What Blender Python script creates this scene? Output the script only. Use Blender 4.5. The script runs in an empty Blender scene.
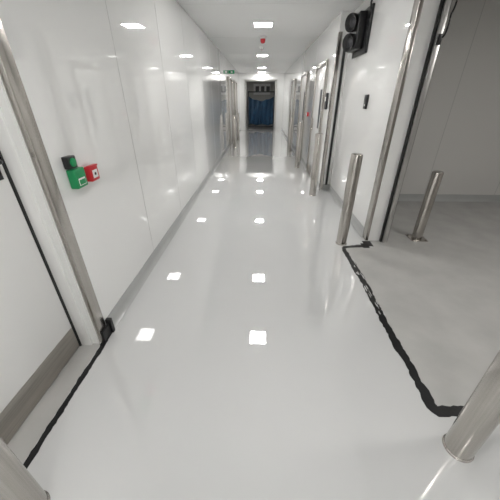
import bpy, bmesh, math, random
from mathutils import Vector, Matrix
random.seed(4)
S = bpy.context.scene
S.view_settings.view_transform = 'Standard'

# ---------------- materials ----------------
def mat(name, col, rough=0.5, metal=0.0, spec=0.5, noise=None, bump=None, emit=None, coat=0.0, stretch=(1,1,1), ior=1.5, coatior=1.5):
    m = bpy.data.materials.new(name); m.use_nodes = True
    nt = m.node_tree; b = nt.nodes['Principled BSDF']
    b.inputs['Base Color'].default_value = (*col, 1)
    b.inputs['Roughness'].default_value = rough
    b.inputs['Metallic'].default_value = metal
    b.inputs['Specular IOR Level'].default_value = spec
    b.inputs['IOR'].default_value = ior
    b.inputs['Coat Weight'].default_value = coat
    b.inputs['Coat Roughness'].default_value = 0.012
    b.inputs['Coat IOR'].default_value = coatior
    if emit:
        b.inputs['Emission Color'].default_value = (*emit[0], 1)
        b.inputs['Emission Strength'].default_value = emit[1]
    if noise or bump:
        tc = nt.nodes.new('ShaderNodeTexCoord'); mp = nt.nodes.new('ShaderNodeMapping')
        mp.inputs['Scale'].default_value = stretch
        nt.links.new(tc.outputs['Object'], mp.inputs['Vector'])
    if noise:   # (scale, amount)
        n = nt.nodes.new('ShaderNodeTexNoise'); n.inputs['Scale'].default_value = noise[0]; n.inputs['Detail'].default_value = 5
        nt.links.new(mp.outputs[0], n.inputs['Vector'])
        r = nt.nodes.new('ShaderNodeValToRGB')
        a = noise[1]
        r.color_ramp.elements[0].color = (*[c*(1-a) for c in col], 1); r.color_ramp.elements[0].position = .3
        r.color_ramp.elements[1].color = (*[min(1, c*(1+a)) for c in col], 1); r.color_ramp.elements[1].position = .7
        nt.links.new(n.outputs[0], r.inputs[0]); nt.links.new(r.outputs[0], b.inputs['Base Color'])
    if bump:    # (scale, strength, distance)
        n2 = nt.nodes.new('ShaderNodeTexNoise'); n2.inputs['Scale'].default_value = bump[0]; n2.inputs['Detail'].default_value = 2
        nt.links.new(mp.outputs[0], n2.inputs['Vector'])
        bp = nt.nodes.new('ShaderNodeBump'); bp.inputs['Strength'].default_value = bump[1]; bp.inputs['Distance'].default_value = bump[2]
        nt.links.new(n2.outputs[0], bp.inputs['Height']); nt.links.new(bp.outputs[0], b.inputs['Normal'])
    return m

M_WALL = mat('wall_panel_gloss', (.82,.82,.81), .035, spec=.7, bump=(1.1,.03,.01), coat=.8)
M_WALLM = mat('wall_room_matte', (.62,.61,.59), .40, bump=(2,.1,.01))
M_CEIL = mat('ceiling_white', (.80,.80,.79), .5)
M_SEAM = mat('seam_grey', (.45,.45,.44), .5)
M_SEAMC = mat('seam_ceiling', (.72,.72,.71), .5)
M_FLOOR = mat('floor_epoxy_gloss', (.63,.635,.635), .025, spec=.5, noise=(1.2,.015), bump=(1.6,.02,.01), coat=1.0, ior=1.6, coatior=1.9)
M_FLOOR2 = mat('floor_room_grey', (.46,.455,.44), .20, spec=.5, noise=(3.5,.07), bump=(5,.08,.01))
M_COVE = mat('coving_grey', (.42,.425,.42), .15, noise=(4,.03))
M_STEEL = mat('brushed_steel', (.50,.475,.445), .22, metal=1, noise=(6,.08), stretch=(24,24,.4))
M_STEELH = mat('brushed_steel_plate', (.45,.425,.39), .30, metal=1, noise=(6,.10), stretch=(.6,.6,20))
M_ALU = mat('aluminium_frame', (.55,.545,.53), .3, metal=.9, noise=(8,.05))
M_DOOR = mat('door_white', (.80,.80,.79), .22, spec=.4)
M_BLACK = mat('black_plastic', (.012,.012,.013), .3)
M_RUB = mat('black_rubber', (.02,.02,.02), .6)
M_TAPE = mat('black_tape', (.006,.006,.007), .45, bump=(60,.4,.003))
M_GREEN = mat('green_plastic', (.01,.26,.09), .35)
M_RED = mat('red_plastic', (.55,.02,.03), .35)
M_LABEL = mat('label_white', (.8,.8,.8), .5)
M_LED = mat('led_panel', (1,1,1), .5, emit=((1,.985,.96), 78))
M_ROOMFILL = mat('side_room_fill_light', (1,1,1), .5, emit=((1,.975,.94), 44))  # emission for the added, out-of-view side room fill light
M_TRIM = mat('lamp_trim', (.75,.75,.75), .4)
M_BLUE = mat('blue_fabric', (.008,.040,.085), .6, noise=(5,.3))
M_DARK = mat('dark_grey', (.04,.04,.045), .5)
M_SIGNG = mat('exit_sign_green', (.02,.30,.12), .4)
M_CREAM = mat('cream_panel', (.45,.44,.42), .4)

# ---------------- builder ----------------
class B:
    def __init__(s): s.bm = bmesh.new(); s.mats = []
    def mi(s, m):
        if m not in s.mats: s.mats.append(m)
        return s.mats.index(m)
    def _set(s, vs, m, smooth=False):
        fs = set()
        for v in vs:
            for f in v.link_faces: fs.add(f)
        i = s.mi(m)
        for f in fs: f.material_index = i; f.smooth = smooth
    def box(s, a, b, m, bevel=0, rot=None):
        a = Vector(a); b = Vector(b); c = (a+b)/2; d = b-a
        M = Matrix.Translation(c)
        if rot: M = M @ rot.to_4x4()
        M = M @ Matrix.Diagonal((abs(d.x), abs(d.y), abs(d.z), 1))
        r = bmesh.ops.create_cube(s.bm, size=1, matrix=M)
        vs = r['verts']
        if bevel:
            es = set(e for v in vs for e in v.link_edges)
            r2 = bmesh.ops.bevel(s.bm, geom=list(es), offset=bevel, segments=3, profile=.5, affect='EDGES')
            i = s.mi(m)
            for f in r2['faces']: f.material_index = i
            vs = r2['verts']
            for v in vs:
                for f in v.link_faces: f.material_index = i
        else: s._set(vs, m)
        return s
    def rev(s, c, axis, prof, m, seg=40, mats=None):
        c = Vector(c); q = Vector((0,0,1)).rotation_difference(Vector(axis))
        rings = []
        for (h, r) in prof:
            if r <= 1e-6: rings.append([s.bm.verts.new(c + q @ Vector((0,0,h)))])
            else: rings.append([s.bm.verts.new(c + q @ Vector((r*math.cos(2*math.pi*k/seg), r*math.sin(2*math.pi*k/seg), h))) for k in range(seg)])
        for j in range(len(rings)-1):
            A, C = rings[j], rings[j+1]; i = s.mi(mats[j] if mats else m)
            for k in range(seg):
                k2 = (k+1) % seg
                if len(A) == 1 and len(C) == 1: continue
                if len(A) == 1: f = s.bm.faces.new((A[0], C[k], C[k2]))
                elif len(C) == 1: f = s.bm.faces.new((A[k], C[0], A[k2]))
                else: f = s.bm.faces.new((A[k], C[k], C[k2], A[k2]))
                f.material_index = i; f.smooth = True
        return s
    def poly(s, pts, m):
        f = s.bm.faces.new([s.bm.verts.new(p) for p in pts]); f.material_index = s.mi(m); return s
    def tube(s, pts, r, m, seg=10):
        rings = []
        for j, p in enumerate(pts):
            p = Vector(p); t = (Vector(pts[min(j+1, len(pts)-1)])-Vector(pts[max(j-1, 0)])).normalized()
            q = Vector((0,0,1)).rotation_difference(t)
            rings.append([s.bm.verts.new(p+q@Vector((r*math.cos(2*math.pi*k/seg), r*math.sin(2*math.pi*k/seg), 0))) for k in range(seg)])
        i = s.mi(m)
        for j in range(len(rings)-1):
            for k in range(seg):
                f = s.bm.faces.new((rings[j][k], rings[j][(k+1)%seg], rings[j+1][(k+1)%seg], rings[j+1][k])); f.material_index = i; f.smooth = True
        for R in (rings[0], rings[-1]):
            f = s.bm.faces.new(R); f.material_index = i
        return s
    def done(s, name, fix=True):
        if fix: bmesh.ops.recalc_face_normals(s.bm, faces=s.bm.faces)
        me = bpy.data.meshes.new(name); s.bm.to_mesh(me); s.bm.free()
        for m in s.mats: me.materials.append(m)
        try: me.set_sharp_from_angle(angle=math.radians(35))
        except Exception: pass
        o = bpy.data.objects.new(name, me); S.collection.objects.link(o); return o

XL, XR, XR2, H = -1.16, 1.38, 1.20, 2.75
Y0, YE = -3.0, 17.0
RX1, RY0, RY1 = 5.2, -2.0, 4.8      # side room
OY0, OY1 = 0.85, 3.2                # opening

# ---------------- floor ----------------
def rect(b, x0, y0, x1, y1, m, z=0): b.poly([(x0,y0,z),(x1,y0,z),(x1,y1,z),(x0,y1,z)], m)
b = B()
TX, TY0, TY1 = 1.04, 0.99, 3.0
rect(b, XL, Y0, TX, 20, M_FLOOR)
rect(b, TX, Y0, XR+.02, TY0, M_FLOOR)
rect(b, TX, TY1, XR+.02, 20, M_FLOOR)
rect(b, TX, TY0, XR+.02, TY1, M_FLOOR2)
rect(b, XR+.02, RY0, RX1, RY1, M_FLOOR2)
rect(b, XL-.3, Y0, XL, 3, M_FLOOR2)
b.done('floor', fix=False)

# ---------------- ceiling ----------------
b = B()
b.box((XL-.3, Y0, H), (XR+.02, 20, H+.1), M_CEIL)
b.box((XR+.02, RY0-.1, H+.001), (RX1+.1, RY1+.1, H+.1), M_CEIL)
for y in [2.6, 5.0, 7.4, 9.8, 12.2, 14.6]:
    b.box((XL, y-.002, H-.001), (XR, y+.002, H+.001), M_SEAMC)
b.done('ceiling')

# ---------------- walls ----------------
DY0, DY1, DH = 0.34, 1.42, 2.16
b = B()
b.box((XL-.25, Y0, 0), (XL, DY0, H), M_WALL)
b.box((XL-.25, DY1, 0), (XL, YE, H), M_WALL)
b.box((XL-.25, DY0, DH), (XL, DY1, H), M_WALL)
y = 2.62
while y < 16.5:
    b.box((XL-.001, y-.003, .1), (XL+.0012, y+.003, H), M_SEAM); y += 1.2
b.done('wall_left')

b = B()
b.box((XR, Y0, 0), (XR+.22, OY0, H), M_WALL)
b.box((XR, OY0, 2.5), (XR+.22, OY1, H), M_WALL)
b.box((XR, OY1, 0), (XR+.22, 5.4, H), M_WALL)
b.box((XR2, 5.4, 0), (XR2+.4, YE, H), M_WALL)
for yy in (7.3, 9.7, 10.9, 13.3, 14.5, 15.7):
    b.box((XR2-.0012, yy-.003, .1), (XR2+.001, yy+.003, H), M_SEAM)
b.done('wall_right')

b = B(); b.box((XL-.3, Y0-.1, 0), (XR+.3, Y0, H), M_WALL); b.done('wall_rear')

# end wall with portal
b = B()
b.box((XL-.25, YE, 0), (-.86, YE+.18, H), M_WALL)
b.box((.82, YE, 0), (XR2+.4, YE+.18, H), M_WALL)
b.box((-.86, YE, 2.42), (.82, YE+.18, H), M_WALL)
b.done('wall_end')
b = B()
b.box((-.88, YE-.03, 0), (-.80, YE+.2, 2.46), M_ALU, .004)
b.box((.76, YE-.03, 0), (.84, YE+.2, 2.46), M_ALU, .004)
b.box((-.88, YE-.03, 2.38), (.84, YE+.2, 2.46), M_ALU, .004)
b.done('trim_portal')
b = B()
b.box((-1.6, 19.0, 0), (1.8, 19.1, H), M_CREAM)
b.box((-1.6, YE+.18, 0), (-1.5, 19, H), M_WALLM)
b.box((1.6, YE+.18, 0), (1.7, 19, H), M_WALLM)
b.done('wall_back')

# side room walls
b = B()
b.box((XR+.22, RY1, 0), (RX1+.1, RY1+.1, H), M_WALLM)
for xx in (2.9, 4.1):
    b.box((xx-.004, RY1-.0015, .12), (xx+.004, RY1+.001, H), M_SEAM)
b.done('wall_side_room_back')
b = B()
b.box((RX1, RY0, 0), (RX1+.1, RY1, H), M_WALLM); b.done('wall_side_room_right')
b = B()
b.box((XR+.22, RY0-.1, 0), (RX1+.1, RY0, H), M_WALLM); b.done('wall_side_room_front')

# ---------------- coving skirting (curved) ----------------
def cove(name, p0, p1, inward, h=.12, d=.04, m=M_COVE, ends=True):
    p0 = Vector((*p0, 0)); p1 = Vector((*p1, 0)); n = Vector((*inward, 0))
    prof = [(0, h), (.006, h)]
    for k in range(7):
        a = k/6*math.pi/2
        prof.append((.006 + (d-.006)*(1-math.cos(a)), (h*.45)*(1-math.sin(a))+.001))
    prof.append((0, .001))
    bb = B(); A = [bb.bm.verts.new(p0+n*x+Vector((0,0,z))) for x, z in prof]; C = [bb.bm.verts.new(p1+n*x+Vector((0,0,z))) for x, z in prof]
    k = bb.mi(m)
    for i in range(len(prof)):
        j = (i+1) % len(prof)
        f = bb.bm.faces.new((A[i], A[j], C[j], C[i])); f.material_index = k
    for R in (A, C): bb.bm.faces.new(R).material_index = k
    return bb.done(name)
cove('baseboard_left', (XL, 1.52), (XL, YE), (1,0))
cove('baseboard_right_near', (XR, OY1+.08), (XR, 5.4), (-1,0))
cove('baseboard_right_far', (XR2, 5.4), (XR2, 5.85), (-1,0))
cove('baseboard_right_mid', (XR2, 7.05), (XR2, 8.25), (-1,0))
cove('baseboard_right_long', (XR2, 9.5), (XR2, 11.15), (-1,0))
cove('baseboard_right_end', (XR2, 12.35), (XR2, YE), (-1,0))
cove('baseboard_return', (XR2, 5.4), (XR, 5.4), (0,-1))
cove('baseboard_side_room', (XR+.22, RY1), (RX1, RY1), (0,-1), h=.12, m=M_COVE)
cove('baseboard_side_room_right', (RX1, RY0), (RX1, RY1), (-1,0), h=.12)

# ---------------- left door ----------------
b = B()
XD = XL-.14
b.box((XD-.045, DY0+.03, .012), (XD, DY1-.045, DH-.04), M_DOOR, .003)
b.box((XD, DY0+.04, .014), (XD+.003, DY1-.05, .195), M_STEELH, .001)
b.box((XD, 1.30, 1.24), (XD+.008, 1.345, 1.36), M_BLACK, .003)
b.tube([(XD+.005,1.322,1.33),(XD+.05,1.322,1.33),(XD+.056,1.31,1.33),(XD+.056,1.20,1.33)], .009, M_BLACK)
for k in (.6, 1.1, 1.9): b.rev((XD-.02, DY0+.034, k), (0,0,1), [(0,0),(0,.012),(.1,.012),(.1,0)], M_STEEL, 12)
b.done('door_1')
b = B()
b.box((XL-.02, DY1, 0), (XL+.014, DY1+.085, DH+.10), M_STEEL, .004)
b.box((XL-.02, DY0-.085, 0), (XL+.014, DY0, DH+.10), M_STEEL, .004)
b.box((XL-.02, DY0, DH+.015), (XL+.014, DY1, DH+.10), M_STEEL, .004)
b.box((XL-.25, DY1-.012, 0), (XL-.018, DY1+.001, DH), M_DOOR)
b.box((XL-.25, DY0-.001, 0), (XL-.018, DY0+.012, DH), M_DOOR)
b.box((XL-.25, DY0, DH-.012), (XL-.018, DY1, DH+.001), M_DOOR)
b.box((XD+.002, DY1-.03, 0), (XL-.06, DY1-.012, DH-.01), M_DOOR, .002)
b.box((XD-.01, DY1-.042, 0), (XD+.006, DY1-.028, DH-.01), M_RUB)
b.done('trim_door_left')

# ---------------- side opening frame ----------------
b = B()
yJ = OY1
b.box((XR-.014, yJ-.02, 0), (XR+.022, yJ+.10, 2.52), M_STEEL, .004)
b.box((XR+.022, yJ-.012, 0), (XR+.18, yJ-.0005, 2.5), M_DOOR)
b.box((XR+.165, yJ-.05, 0), (XR+.185, yJ-.008, 2.5), M_RUB, .002)
b.box((XR+.185, yJ-.07, 0), (XR+.235, yJ+.03, 2.5), M_ALU, .004)
b.box((XR+.235, yJ-.045, 0), (XR+.25, yJ-.0, 2.5), M_RUB, .002)
b.box((XR-.014, OY0, 0), (XR+.235, OY0+.012, 2.5), M_ALU, .003)
b.box((XR-.014, OY0, 2.49), (XR+.235, yJ, 2.5), M_ALU)
b.done('trim_side_opening')
b = B()
pts = []
for k in range(25):
    t = k/24
    pts.append((XR+.215+.05*math.sin(t*math.pi)+.012*math.sin(t*9), yJ-.085-.01*math.sin(t*7), 2.42-.34*t+.02*math.sin(t*12)))
b.tube([(XR+.205, yJ-.06, 2.46)]+pts+[(XR+.205, yJ-.06, 2.06)], .008, M_BLACK)
b.box((XR+.19, yJ-.09, 2.02), (XR+.225, yJ-.068, 2.10), M_BLACK, .003)
b.done('door_contact_cable')

# ---------------- right wall doors (far) ----------------
def sidedoor(name, y0, y1):
    b = B(); X = XR2-.001; h = 2.15
    b.box((X-.012, y0+.06, .012), (X-.003, y1-.06, h-.02), M_DOOR, .002)
    b.box((X-.016, y0+.07, .014), (X-.011, y1-.07, .20), M_STEELH)
    b.box((X-.016, y0+.28, 1.05), (X-.011, y0+.45, 1.75), M_DARK, .002)
    b.box((X-.018, y1-.16, .95), (X-.011, y1-.11, 1.2), M_STEEL, .002)
    b.tube([(X-.015,y1-.135,1.0),(X-.06,y1-.135,1.0),(X-.06,y1-.25,1.0)], .009, M_STEEL)
    b.box((X-.045, y0, 0), (X+.0, y0+.06, h+.05), M_STEEL, .004)
    b.box((X-.045, y1-.06, 0), (X+.0, y1, h+.05), M_STEEL, .004)
    b.box((X-.045, y0+.06, h-.02), (X+.0, y1-.06, h+.05), M_STEEL, .004)
    return b.done(name)
sidedoor('door_2', 5.9, 7.0)
sidedoor('door_3', 8.3, 9.45)
sidedoor('door_6', 11.2, 12.3)
b = B()
b.box((XR2-.006, 5.385, 0), (XR2+.05, 5.40, 2.5), M_STEEL, .002)
b.box((XR2-.006, 5.385, 0), (XR2, 5.47, 2.5), M_STEEL, .002)
b.box((XR2+.09, 5.375, .11), (XR2+.13, 5.40, 2.4), M_RUB, .002)
b.done('trim_corner_guard')
def leftdoor(name, y0, y1):
    b = B(); X = XL+.001
    b.box((X, y0, 0), (X+.06, y0+.07, 2.25), M_STEEL, .004)
    b.box((X, y1-.07, 0), (X+.06, y1, 2.25), M_STEEL, .004)
    b.box((X, y0+.07, 2.18), (X+.06, y1-.07, 2.25), M_STEEL, .004)
    b.box((X+.001, y0+.07, .01), (X+.012, y1-.07, 2.18), M_DOOR, .002)
    b.box((X+.012, y0+.09, .012), (X+.016, y1-.09, .2), M_STEELH)
    b.box((X+.012, y0+.25, 1.05), (X+.016, y0+.42, 1.7), M_DARK)
    b.done(name)
leftdoor('door_4', 11.0, 12.1)
leftdoor('door_5', 13.6, 14.7)

# ---------------- bollards ----------------
def bollard(x, y, h=1.08, r=.058, flange=False):
    b = B()
    prof = [(.0, r+.0), (h-.012, r), (h-.004, r-.004), (h, r-.012), (h+.001, 0)]
    if flange:
        b.box((x-.10, y-.10, .0), (x+.10, y+.10, .010), M_STEEL, .003)
        for sx in (-1,1):
            for sy in (-1,1): b.rev((x+sx*.078, y+sy*.078, .010), (0,0,1), [(0,.011),(.008,.011),(.010,0)], M_STEEL, 6)
        prof[0] = (.008, r)
    else:
        prof = [(0, 0), (0, r+.006), (.006, r+.006), (.012, r)]+prof[1:]
    b.rev((x, y, 0), (0,0,1), prof, M_STEEL, 48)
    return b.done('steel_bollard')
bollard(1.06, .79, r=.064)
bollard(1.04, 3.1, r=.062)
bollard(1.0, 5.06, r=.062)
bollard(.98, 7.4)
bollard(.98, 9.6)
bollard(-.985, .47, r=.064)
bollard(-.93, 10.7)
bollard(-.93, 12.4)
bollard(2.06, 3.28, h=.86, r=.06, flange=True)

# ---------------- tape ----------------
def tape(name, path, w=.035, jitter=.006, z=.0015, flecks=None):
    bb = B(); k = bb.mi(M_TAPE)
    P = []
    for i in range(len(path)-1):
        a, c = Vector(path[i]), Vector(path[i+1]); n = max(2, int((c-a).length/.02))
        for j in range(n): P.append(a.lerp(c, j/n))
    P.append(Vector(path[-1]))
    L, R, = [], []
    jl = jr = 0
    for i, p in enumerate(P):
        t = (P[min(i+1, len(P)-1)]-P[max(i-1, 0)]).normalized(); nn = Vector((-t.y, t.x))
        jl = jl*.6+random.uniform(-jitter, jitter); jr = jr*.6+random.uniform(-jitter, jitter)
        wl = w/2+jl; wr = w/2+jr
        L.append(bb.bm.verts.new((p.x+nn.x*wl, p.y+nn.y*wl, z))); R.append(bb.bm.verts.new((p.x-nn.x*wr, p.y-nn.y*wr, z)))
    for i in range(len(P)-1):
        f = bb.bm.faces.new((R[i], R[i+1], L[i+1], L[i])); f.material_index = k
    r = bmesh.ops.extrude_face_region(bb.bm, geom=list(bb.bm.faces))
    for v in [g for g in r['geom'] if isinstance(g, bmesh.types.BMVert)]: v.co.z -= z-.0004
    if flecks:
        for (x, y, l, ww) in flecks:
            k2 = bb.mi(M_FLOOR); n = 10; ring = []
            for i in range(n):
                a = 2*math.pi*i/n; rr = random.uniform(.6, 1.15)
                ring.append(bb.bm.verts.new((x+math.cos(a)*ww*rr, y+math.sin(a)*l*rr, z+.0008)))
            bb.bm.faces.new(ring).material_index = k2
    return bb.done(name)
fl = [(1.055+random.uniform(-.025,.025), random.uniform(1.7, 2.85), random.uniform(.015,.05), random.uniform(.003,.008)) for _ in range(18)]
tape('floor_tape', [(1.37, 3.05), (1.06, 3.0), (1.035, 2.97), (1.05, 2.3), (1.04, 1.7), (1.045, 1.01), (1.065, .985), (1.24, .985)], .058, .007, flecks=fl)
tape('floor_tape', [(-1.14, .2), (-1.14, .9), (-1.135, 1.44)], .036, .004)
b = B()
b.box((1.28, 2.985, .0005), (1.36, 3.10, .004), M_TAPE)
b.box((1.32, 3.03, .0005), (1.42, 3.17, .003), M_TAPE)
b.done('tape_patch')
b = B()
b.box((XL+.001, 1.39, .001), (XL+.035, 1.53, .006), M_TAPE)
b.box((XL+.0145, 1.42, .0), (XL+.030, 1.525, .095), M_TAPE, .004)
b.box((XL+.005, 1.518, .0), (XL+.046, 1.548, .13), M_TAPE, .004)
b.done('corner_tape_wrap')

# ---------------- left wall call points ----------------
b = B()
y0, z0 = 1.675, 1.165
b.box((XL, y0-.055, z0-.058), (XL+.05, y0+.055, z0+.058), M_GREEN, .008)
b.box((XL+.05, y0-.034, z0-.042), (XL+.052, y0+.034, z0+.002), M_LABEL, .001)
b.box((XL+.05, y0-.029, z0-.037), (XL+.0535, y0+.029, z0-.008), M_GREEN)
b.box((XL, y0-.062, z0+.062), (XL+.040, y0+.018, z0+.135), M_BLACK, .008)
b.rev((XL+.040, y0-.022, z0+.098), (1,0,0), [(0,.026),(.008,.024),(.009,0)], M_GREEN, 24)
b.done('green_door_release')
b = B()
y0, z0 = 1.84, 1.155
b.box((XL, y0-.048, z0-.048), (XL+.045, y0+.048, z0+.048), M_RED, .008)
b.box((XL+.045, y0-.029, z0-.028), (XL+.047, y0+.029, z0+.024), M_LABEL, .001)
b.rev((XL+.047, y0, z0-.002), (1,0,0), [(0,.010),(.002,.009),(.0025,0)], M_BLACK, 16)
b.box((XL+.02, y0-.048, z0+.044), (XL+.05, y0+.048, z0+.054), M_RED, .003)
b.done('red_fire_call_point')

# ---------------- right wall devices ----------------
b = B()
b.box((XR-.022, 4.06, 1.475), (XR, 4.17, 1.64), M_BLACK, .006)
b.box((XR-.026, 4.085, 1.56), (XR-.021, 4.145, 1.62), M_DARK, .002)
b.rev((XR-.022, 4.115, 1.52), (-1,0,0), [(0,.012),(.003,.011),(.004,0)], M_LABEL, 16)
b.done('card_reader')
b = B()
b.box((XR-.03, 4.44, 2.12), (XR, 5.05, 2.62), M_BLACK, .008)
b.box((XR-.13, 4.58, 2.18), (XR-.03, 4.98, 2.58), M_BLACK, .015)
for i in range(7):
    b.box((XR-.037, 4.46, 2.16+i*.06), (XR-.029, 4.56, 2.18+i*.06), M_DARK)
for zc in (2.275, 2.49):
    q = Vector((-1, -.55, -.15)).normalized()
    b.rev((XR-.10, 4.75, zc), q, [(0,0),(0,.065),(.03,.09),(.11,.104),(.128,.10),(.118,.085),(.09,.062),(.085,0)], M_BLACK, 32)
    b.rev(Vector((XR-.10, 4.75, zc))+q*.088, q, [(0,.05),(.012,.03),(.016,0)], M_DARK, 24)
    for s in (-1, 1):
        b.rev((XR-.07, 4.75+s*.12, zc), (0,s,0), [(0,.03),(.02,.03),(.024,0)], M_DARK, 16)
b.tube([(XR-.02,4.5,2.56),(XR-.06,4.42,2.62),(XR-.05,4.40,2.70),(XR-.03,4.40,2.748)], .012, M_BLACK)
b.done('twin_head_emergency_light')
b = B()
b.box((XR2-.035, 5.62, 1.42), (XR2, 5.74, 1.68), M_DARK, .006)
b.box((XR2-.038, 5.65, 1.55), (XR2-.034, 5.71, 1.62), M_LABEL, .001)
b.done('intercom_panel')
b = B()
b.box((XR2-.04, 7.7, 1.2), (XR2, 7.79, 1.29), M_RED, .006)
b.box((XR2-.043, 7.72, 1.22), (XR2-.039, 7.77, 1.27), M_LABEL, .001)
b.done('alarm_break_glass')

# ---------------- ceiling fittings ----------------
def lamp(x, y, w=.31, l=.33, m=M_LED, z=H):
    b = B(); t = .02
    b.box((x-w/2-t, y-l/2-t, z-.006), (x+w/2+t, y-l/2, z+.001), M_TRIM)
    b.box((x-w/2-t, y+l/2, z-.006), (x+w/2+t, y+l/2+t, z+.001), M_TRIM)
    b.box((x-w/2-t, y-l/2, z-.006), (x-w/2, y+l/2, z+.001), M_TRIM)
    b.box((x+w/2, y-l/2, z-.006), (x+w/2+t, y+l/2, z+.001), M_TRIM)
    b.box((x-w/2, y-l/2, z-.003), (x+w/2, y+l/2, z+.001), m)
    return b.done('ceiling_light_panel')
for yy in (-1.8, .2, 4.1, 6.25, 10.3, 14.2, 16.6): lamp(.02, yy)
lamp(3.4, 1.2, .55, .55, M_ROOMFILL)  # invented fill light out of view, added to brighten the side room

b = B()
b.rev((.02, 7.3, H), (0,0,-1), [(0,.0),(0,.075),(.035,.072),(.04,.055),(.045,.05)], M_LABEL, 28)
b.rev((.02, 7.3, H-.045), (0,0,-1), [(0,.055),(.05,.05),(.075,.035),(.082,0)], M_RED, 28)
b.done('fire_alarm_beacon')
b = B()
b.rev((.0, 8.7, H), (0,0,-1), [(0,0),(0,.06),(.015,.06),(.02,.045),(.05,.038),(.055,0)], M_LABEL, 28)
b.rev((.0, 8.7, H-.055), (0,0,-1), [(0,.012),(.01,.01),(.012,0)], M_RED, 12)
b.done('smoke_detector')
b = B()
b.box((XL+.001, 11.6, 2.36), (XL+.20, 11.615, 2.47), M_SIGNG, .002)
b.box((XL+.07, 11.597, 2.39), (XL+.13, 11.6, 2.44), M_LABEL)
b.done('exit_sign')

# ---------------- end area ----------------
bb = B(); k = bb.mi(M_BLUE); nx, nz = 60, 24; G = []
for j in range(nz+1):
    v = j/nz; row = []
    for i in range(nx+1):
        u = i/nx
        top = 1.70-.20*math.sin(u*math.pi)-.05*abs(math.sin(u*9)); bot = .22+.03*math.sin(u*14)
        x = -.70+1.42*u
        row.append(bb.bm.verts.new((x, 18.0+.05*math.sin(u*34+v*2)*(.4+v)+.06*math.sin(u*7+v*5), top+(bot-top)*v)))
    G.append(row)
for j in range(nz):
    for i in range(nx):
        f = bb.bm.faces.new((G[j][i], G[j+1][i], G[j+1][i+1], G[j][i+1])); f.material_index = k; f.smooth = True
for x in (-.72, .74):
    bb.box((x-.025, 17.98, 0), (x+.025, 18.02, 1.95), M_DARK)
bb.box((-.72, 17.985, 1.88), (.74, 18.015, 1.94), M_DARK)
bb.box((-.72, 17.985, .08), (.74, 18.015, .15), M_DARK)
bb.done('blue_dust_sheet_screen')
b = B()
b.box((-.45, 18.96, 1.78), (.55, 18.998, 2.34), M_LABEL, .004)
for q in range(3):
    b.box((-.33+.32*q, 18.955, 1.95), (-.12+.32*q, 18.962, 2.22), M_DARK)
b.done('notice_board')

# ---------------- camera ----------------
cam = bpy.data.cameras.new('camera'); cam.sensor_width = 36; cam.lens = 36*274/500; cam.clip_start = .02
co = bpy.data.objects.new('camera', cam); S.collection.objects.link(co)
co.location = (0, 0, 1.6); co.rotation_euler = (math.radians(61), 0, math.radians(2.0))
S.camera = co
w = bpy.data.worlds.new('world'); S.world = w; w.use_nodes = True
w.node_tree.nodes['Background'].inputs[0].default_value = (.6,.6,.6,1); w.node_tree.nodes['Background'].inputs[1].default_value = .3
